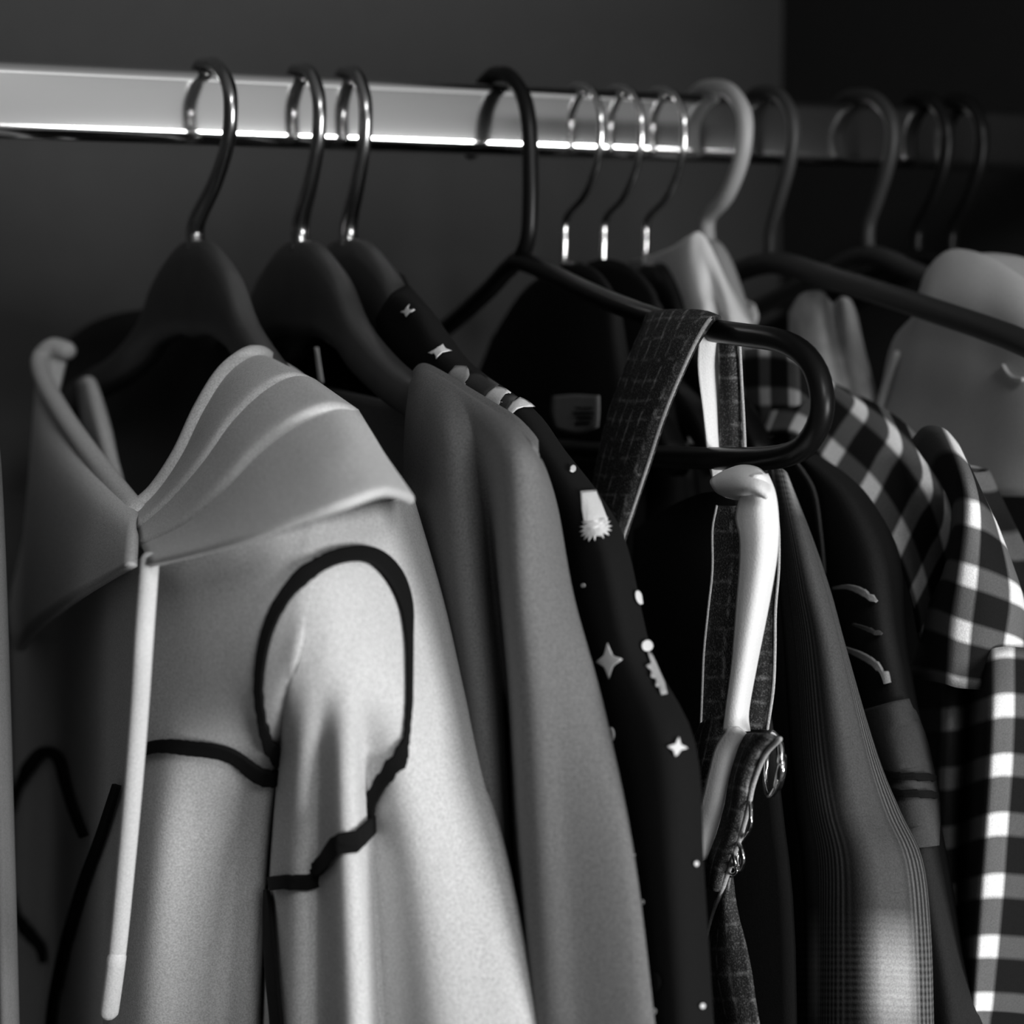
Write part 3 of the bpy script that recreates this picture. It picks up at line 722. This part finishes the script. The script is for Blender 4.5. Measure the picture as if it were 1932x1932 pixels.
pix_tube('strap_ring', [(1382 + 8 * math.cos(a), 1642 + 8 * math.sin(a)) for a in [2 * math.pi * k / 8 for k in range(8)]], -.009, .0006, M['steel'], pf, seg=8, closed=True)
# dark bodice hanging behind the straps
bod = [[(1200, 1000), (1260, 960), (1330, 930), (1400, 930)], [(1190, 1200), (1280, 1200), (1360, 1200), (1430, 1200)], [(1200, 1500), (1290, 1500), (1380, 1500), (1470, 1500)], [(1220, 1932), (1310, 1932), (1400, 1932), (1500, 1932)]]
rows = [row(XB, [(p[0], p[1], .014 - .004 * math.sin(math.pi * i / 3)) for i, p in enumerate(L)]) for L in bod]
rows.append(down(rows[-1], .25))
sheet('bodice', rows, M['dark_cloth'], pf, nu=5, nv=5)

# ------------------------------------------------------------------ glen-check shirt
XG = XB + .034
gs = empty('checked_shirt', (XG, -.2, ZR - .2), 'dark glen-check flannel shirt just right of the cream strap lining', 'shirt')
gr = [[(1436, 890), (1450, 884), (1466, 882), (1476, 888), (1482, 896)], [(1410, 1000), (1450, 1000), (1485, 1000), (1508, 1000), (1526, 1006)], [(1400, 1110), (1450, 1110), (1500, 1110), (1535, 1110), (1563, 1114)],
      [(1400, 1220), (1455, 1220), (1515, 1220), (1560, 1220), (1593, 1224)], [(1400, 1420), (1465, 1420), (1530, 1420), (1590, 1420), (1651, 1424)], [(1400, 1530), (1470, 1530), (1545, 1530), (1610, 1530), (1694, 1534)],
      [(1410, 1620), (1480, 1620), (1562, 1620), (1640, 1620), (1735, 1624)], [(1420, 1750), (1490, 1750), (1563, 1750), (1650, 1750), (1750, 1754)], [(1425, 1932), (1495, 1932), (1562, 1932), (1655, 1932), (1756, 1936)], [(1430, 2120), (1500, 2120), (1562, 2120), (1660, 2120), (1760, 2124)]]
gd = [[0, -.004, -.008, -.006, .006]] * 4 + [[.004, -.002, -.010, -.008, .010]] + [[.008, .002, -.014, -.010, .014]] * 5
rows = [row(XG, [(p[0], p[1], d) for p, d in zip(L, D)]) for L, D in zip(gr, gd)]
rows.append(down(rows[-1], .2))
rows = [wrap_back(R_, XG, .02, .01) for R_ in rows]
gsh = sheet('front_panel', rows, M['glen'], gs, nu=5, nv=5, thick=.0015)

# ------------------------------------------------------------------ charcoal jacket with sleeve tabs
XJ = XG + .036
jk = empty('work_jacket', (XJ, -.2, ZR - .2), 'charcoal jacket with pale sleeve trims between the glen-check and gingham shirts', 'jacket')
jr = [(860, 1480, 1500, 1520, 1540), (900, 1486, 1530, 1570, 1598), (950, 1500, 1560, 1610, 1644), (1050, 1530, 1590, 1650, 1694), (1200, 1560, 1620, 1672, 1706), (1350, 1590, 1650, 1704, 1732), (1500, 1630, 1690, 1732, 1760), (1650, 1670, 1716, 1752, 1790), (1800, 1690, 1736, 1780, 1815), (1932, 1710, 1756, 1800, 1850), (2120, 1720, 1770, 1815, 1870)]
rows = [row(XJ, [(a, y, .0), (b, y, -.010), (c, y, -.010), (d, y, .006)]) for y, a, b, c, d in jr]
rows.append(down(rows[-1], .2))
rows = [wrap_back(R_, XJ, .018, .009) for R_ in rows]
jn = sheet('sleeve', rows, M['dark_cloth'], jk, nu=6, nv=5, thick=.0015)
JN = [jn.name]
ribbon('sleeve_trim', JN, [(1588, 1108, 5), (1615, 1106, 9), (1640, 1116, 11), (1660, 1136, 5)], M['trim_cloth'], jk)
ribbon('sleeve_trim', JN, [(1606, 1220, 6), (1638, 1234, 11), (1662, 1250, 10), (1676, 1270, 6), (1682, 1290, 3)], M['trim_cloth'], jk)
ribbon('sleeve_trim', JN, [(1625, 1176, 4), (1650, 1186, 7), (1668, 1198, 6)], M['panel_cloth'], jk)
ribbon('sleeve_panel', JN, [(1672, 1330, 60), (1690, 1400, 76), (1705, 1460, 76), (1718, 1520, 72), (1728, 1600, 50)], M['panel_cloth'], jk, lift=.0035)
ribbon('sleeve_tab', JN, [(1648, 1428, 10), (1690, 1452, 12), (1738, 1474, 10)], M['tape'], jk, lift=.0052)
ribbon('sleeve_tab', JN, [(1656, 1464, 10), (1696, 1484, 12), (1742, 1506, 10)], M['tape'], jk, lift=.0052)
ribbon('seam', JN, [(1512, 862, 4), (1548, 920, 5), (1562, 1000, 5), (1570, 1080, 4)], M['panel_cloth'], jk)

# ------------------------------------------------------------------ gingham shirt
XS = XJ + .030
gh = empty('gingham_shirt', (XS, -.2, ZR - .2), 'black and white gingham check shirt at the right edge', 'shirt')
yk = [[(1500, 672), (1548, 712), (1612, 744), (1668, 772), (1722, 815), (1790, 905), (1815, 985)], [(1497, 668), (1560, 722), (1625, 775), (1690, 832), (1750, 910), (1782, 1000), (1800, 1090)], [(1475, 735), (1535, 790), (1600, 848), (1668, 875), (1725, 960), (1758, 1050), (1775, 1130)],
      [(1450, 795), (1510, 800), (1575, 855), (1645, 922), (1702, 1012), (1735, 1100), (1750, 1180)], [(1440, 820), (1500, 822), (1560, 880), (1628, 948), (1688, 1042), (1720, 1130), (1735, 1210)]]
yk[2] = [((a[0] + b[0]) / 2, (a[1] + b[1]) / 2) for a, b in zip(yk[1], yk[3])]
ykd = [.014, .006, -.003, -.010, -.014]
rows = [row(XS, [(p[0], p[1], d - .004 * math.sin(math.pi * i / 6)) for i, p in enumerate(L)]) for L, d in zip(yk, ykd)]
sheet('yoke', rows, M['gingham'], gh, nu=5, nv=6, thick=.0015, uvu=[-1, 0, 1, 2, 3, 4, 5], uvv=[.62, 1, 1.5, 2, 2.28])
cl = [[(1395, 660), (1445, 655), (1498, 665), (1530, 690)], [(1398, 750), (1446, 748), (1500, 750), (1532, 770)], [(1405, 835), (1452, 832), (1502, 830), (1534, 850)], [(1415, 920), (1458, 920), (1505, 915), (1536, 930)]]
sheet('collar', [row(XS - .004, [(p[0], p[1], -.004 * math.sin(math.pi * i / 3)) for i, p in enumerate(L)]) for L in cl], M['gingham'], gh, nu=5, nv=5, thick=.0015, uvu=[-1, 0, 1, 1.6], uvv=[0, 1, 2, 3])
sl = [[(1722, 830), (1745, 806), (1775, 808), (1800, 832), (1812, 850), (1820, 872), (1826, 890)], [(1786, 925), (1794, 905), (1812, 896), (1830, 905), (1842, 915), (1852, 935), (1858, 960)], [(1800, 988), (1806, 974), (1820, 970), (1838, 975), (1862, 988), (1888, 1014), (1896, 1040)], [(1782, 1080), (1792, 1076), (1808, 1080), (1828, 1086), (1872, 1102), (1919, 1124), (1940, 1146)],
      [(1745, 1165), (1768, 1170), (1792, 1179), (1815, 1189), (1862, 1203), (1911, 1218), (1950, 1240)], [(1716, 1280), (1750, 1284), (1785, 1290), (1808, 1297), (1852, 1301), (1902, 1308), (1955, 1325)]]
sd = [-.008, -.022, -.029, -.028, -.020, -.006, .014]
rows = [row(XS, [(p[0], p[1], d * (.4 if i == 0 else 1)) for p, d in zip(L, sd)]) for i, L in enumerate(sl)]
rows = [np.vstack([R_, [R_[-1] + np.array((.012, .004, 0))], [R_[-1] + np.array((.022, .04, 0))]]) for R_ in rows]
sheet('sleeve', rows, M['gingham'], gh, nu=5, nv=6, thick=.0015, uvu=[-.62, -.45, -.24, 0, .5, 1, 1.5, 1.7, 2], uvv=[-1.15, -.5, 0, 1, 2, 3])
fb = [[(1700, 1250), (1745, 1246), (1797, 1247), (1830, 1240), (1860, 1230), (1895, 1222), (1940, 1225), (1995, 1230)], [(1702, 1362), (1750, 1360), (1797, 1357), (1828, 1350), (1860, 1340), (1894, 1331), (1942, 1334), (1998, 1340)], [(1708, 1474), (1750, 1472), (1791, 1468), (1822, 1462), (1855, 1450), (1890, 1441), (1938, 1445), (1995, 1450)],
      [(1718, 1590), (1752, 1586), (1787, 1580), (1815, 1574), (1848, 1562), (1882, 1553), (1930, 1556), (1988, 1560)], [(1736, 1702), (1764, 1698), (1791, 1690), (1812, 1684), (1840, 1676), (1874, 1669), (1922, 1672), (1980, 1676)], [(1752, 1812), (1774, 1806), (1796, 1800), (1812, 1796), (1834, 1788), (1864, 1784), (1912, 1787), (1970, 1790)], [(1772, 1922), (1786, 1916), (1800, 1908), (1812, 1902), (1830, 1894), (1854, 1891), (1902, 1893), (1960, 1897)], [(1790, 2040), (1800, 2034), (1810, 2026), (1818, 2014), (1828, 2006), (1846, 2000), (1892, 2002), (1950, 2006)]]
fd = [.0, -.006, -.016, -.004, -.028, -.026, -.014, .004]
rows = [row(XS, [(p[0], p[1], d + (.012 if i == 0 else .002)) for p, d in zip(L, fd)]) for i, L in enumerate(fb)]
rows.append(down(rows[-1], .1)); rows.append(down(rows[-1], .12))
rows = [np.vstack([R_, [R_[-1] + np.array((.012, .004, 0))], [R_[-1] + np.array((.022, .05, 0))]]) for R_ in rows]
sheet('front_panel', rows, M['gingham'], gh, nu=5, nv=6, thick=.0015, uvu=[-2, -1.5, -1, -.66, -.36, 0, .5, 1, 1.3, 1.7], uvv=[3, 4, 5, 6, 7, 8, 9, 10, 11.1, 12.4])

# ------------------------------------------------------------------ white top and pale blouse on the plastic hangers
wt = empty('white_top', (XL, 0, ZR - .08), 'white cotton top slipped over the pale plastic hanger above the tweed strap', 'top')
R = [[(1186, 492), (1225, 484), (1270, 466), (1300, 446), (1320, 438), (1340, 466), (1366, 524), (1404, 596)], [(1205, 515), (1240, 508), (1275, 500), (1300, 490), (1322, 486), (1345, 515), (1374, 556), (1408, 604)], [(1228, 556), (1255, 548), (1285, 545), (1308, 545), (1330, 548), (1350, 570), (1378, 590), (1414, 615)], [(1240, 600), (1268, 600), (1295, 600), (1318, 600), (1338, 602), (1354, 612), (1376, 622), (1400, 640)], [(1235, 720), (1260, 720), (1280, 720), (1295, 720), (1308, 720), (1318, 720), (1328, 720), (1345, 730)]]
dd = [-.010, -.013, -.015, -.015, -.012, -.008, -.003, .009]; vv = [0, 0, 0, 0, 0, .007, .001, 0]
rows = [row(XL - .010, [(p[0], p[1], d + v * min(1, max(0, i - 1) * .6)) for p, d, v in zip(L, dd, vv)]) for i, L in enumerate(R)]
rows.append(down(rows[-1], .3))
rows = [wrap_back(R_, XL, .012, .008) for R_ in rows]
sheet('front_panel', rows, M['pale_cloth'], wt, nu=6, nv=6, thick=.0015)
pb = empty('pale_blouse', (XD1, -.1, ZR - .1), 'pale patterned blouse with two soft folds below the dark grey hanger arm', 'blouse')
R = [[(1490, 590), (1512, 556), (1545, 548), (1562, 566), (1572, 574), (1590, 560), (1606, 572), (1616, 610)], [(1492, 640), (1516, 620), (1548, 616), (1566, 622), (1578, 626), (1598, 620), (1616, 630), (1628, 660)], [(1510, 700), (1532, 690), (1560, 690), (1580, 694), (1594, 696), (1612, 694), (1632, 700), (1644, 720)], [(1530, 780), (1552, 780), (1580, 780), (1600, 780), (1614, 780), (1632, 780), (1650, 784), (1664, 800)], [(1560, 950), (1580, 950), (1610, 950), (1630, 950), (1644, 950), (1660, 950), (1680, 955), (1694, 970)]]
dd = [-.010, -.012, -.010, -.005, -.002, .0, .005, .013]; vv = [0, 0, 0, .003, .007, .002, 0, 0]
rows = [row(XD1 + .012, [(p[0], p[1], d + v * max(0, 1 - k * .4)) for p, d, v in zip(L, dd, vv)]) for k, L in enumerate(R)]
rows.append(down(rows[-1], .3))
rows = [wrap_back(R_, XD1 + .012, .012, .008) for R_ in rows]
sheet('front_panel', rows, M['pale_cloth_b'], pb, nu=6, nv=6, thick=.0015)

# ------------------------------------------------------------------ folded pale trousers
pt = empty('folded_trousers', (XD2, -.12, ZR - .1), 'pale trousers folded over a dark hanger at the right edge', 'trousers')
XT = XD2 - .016
R = [[(1762, 560), (1772, 520), (1795, 494), (1832, 492), (1872, 508), (1932, 544), (2010, 590)], [(1742, 566), (1756, 518), (1790, 487), (1830, 488), (1872, 504), (1932, 541), (2010, 588)], [(1733, 600), (1752, 572), (1788, 560), (1830, 562), (1875, 572), (1935, 600), (2015, 640)], [(1694, 645), (1725, 646), (1770, 652), (1820, 664), (1872, 676), (1935, 695), (2015, 720)], [(1672, 735), (1706, 738), (1756, 742), (1810, 750), (1868, 760), (1935, 774), (2015, 790)], [(1652, 820), (1690, 824), (1745, 828), (1805, 834), (1865, 842), (1935, 852), (2015, 864)], [(1640, 920), (1682, 924), (1742, 928), (1802, 930), (1865, 932), (1935, 934), (2015, 938)]]
dd = [-.002, -.008, -.009, -.009, -.008, -.008, -.004]
yo = [.018, .004, -.008, -.006, -.006, -.007, -.007]
rows = [row(XT, [(p[0], p[1], d + e) for p, d in zip(L, dd)]) for L, e in zip(R, yo)]
sheet('trouser_leg', rows, M['pale_wool'], pt, nu=5, nv=5, thick=.005)
b2 = [np.array([q + np.array((.026, 0, -.002)) for q in R_]) for R_ in rows[1:]]
sheet('trouser_leg', [rows[0]] + b2, M['pale_wool'], pt, nu=5, nv=5, thick=.005)
tube('side_seam', [P(1692, 668, XT - .016), P(1680, 700, XT - .0165), P(1668, 738, XT - .0165), P(1658, 775, XT - .0165)], .0018, M['pale_wool'], pt, seg=8)
pix = [(1893, 690), (1902, 705), (1914, 714), (1930, 716)]
tube('belt_loop', [P(x, y, XT - .018) for x, y in pix], .0010, M['pale_wool'], pt, seg=8)
# dark garments in the shadow at the far right
dk = empty('dark_coat', (XK1, -.1, ZR - .12), 'dark coat hanging in the shadow below the pale trousers', 'coat')
R = [[(1790, 560), (1850, 575), (1920, 600), (2000, 640)], [(1770, 760), (1850, 770), (1930, 790), (2020, 810)], [(1770, 1000), (1850, 1000), (1930, 1010), (2030, 1020)], [(1780, 1500), (1860, 1500), (1940, 1500), (2040, 1500)], [(1800, 1932), (1880, 1932), (1960, 1932), (2060, 1932)]]
rows = [row(XK1, [(p[0], p[1], -.006 * math.sin(math.pi * i / 3)) for i, p in enumerate(L)]) for L in R]
rows.append(down(rows[-1], .3))
sheet('front_panel', [wrap_back(R_, XK1, .014, .008) for R_ in rows], M['dark_cloth'], dk, nu=5, nv=5)

# ------------------------------------------------------------------ pale trousers at the left border
XE = plastic_hanger(-162, 'dark_plastic', 'dark plastic hanger beyond the left border with folded grey trousers', .024, -.056, 0, .003, [(-.035, -.070), (-.07, -.084), (-.097, -.096)])
lt = empty('folded_trousers', (XE, 0, ZR - .12), 'grey folded trousers hanging at the left border, only their edge in view', 'trousers')
ys = [-.102, -.095, -.06, 0, .06, .095, .102]
def trow(dx, z): return np.array([(XE + dx * (.55 if abs(y) > .1 else 1), y, ZR + z) for y in ys])
sheet('trouser_leg', [trow(.012, -.75), trow(.013, -.45), trow(.012, -.2), trow(.009, -.118), trow(0, -.1085), trow(-.009, -.118), trow(-.012, -.2), trow(-.014, -.45), trow(-.012, -.75)], M['grey_wool'], lt, nu=4, nv=5, thick=.004)
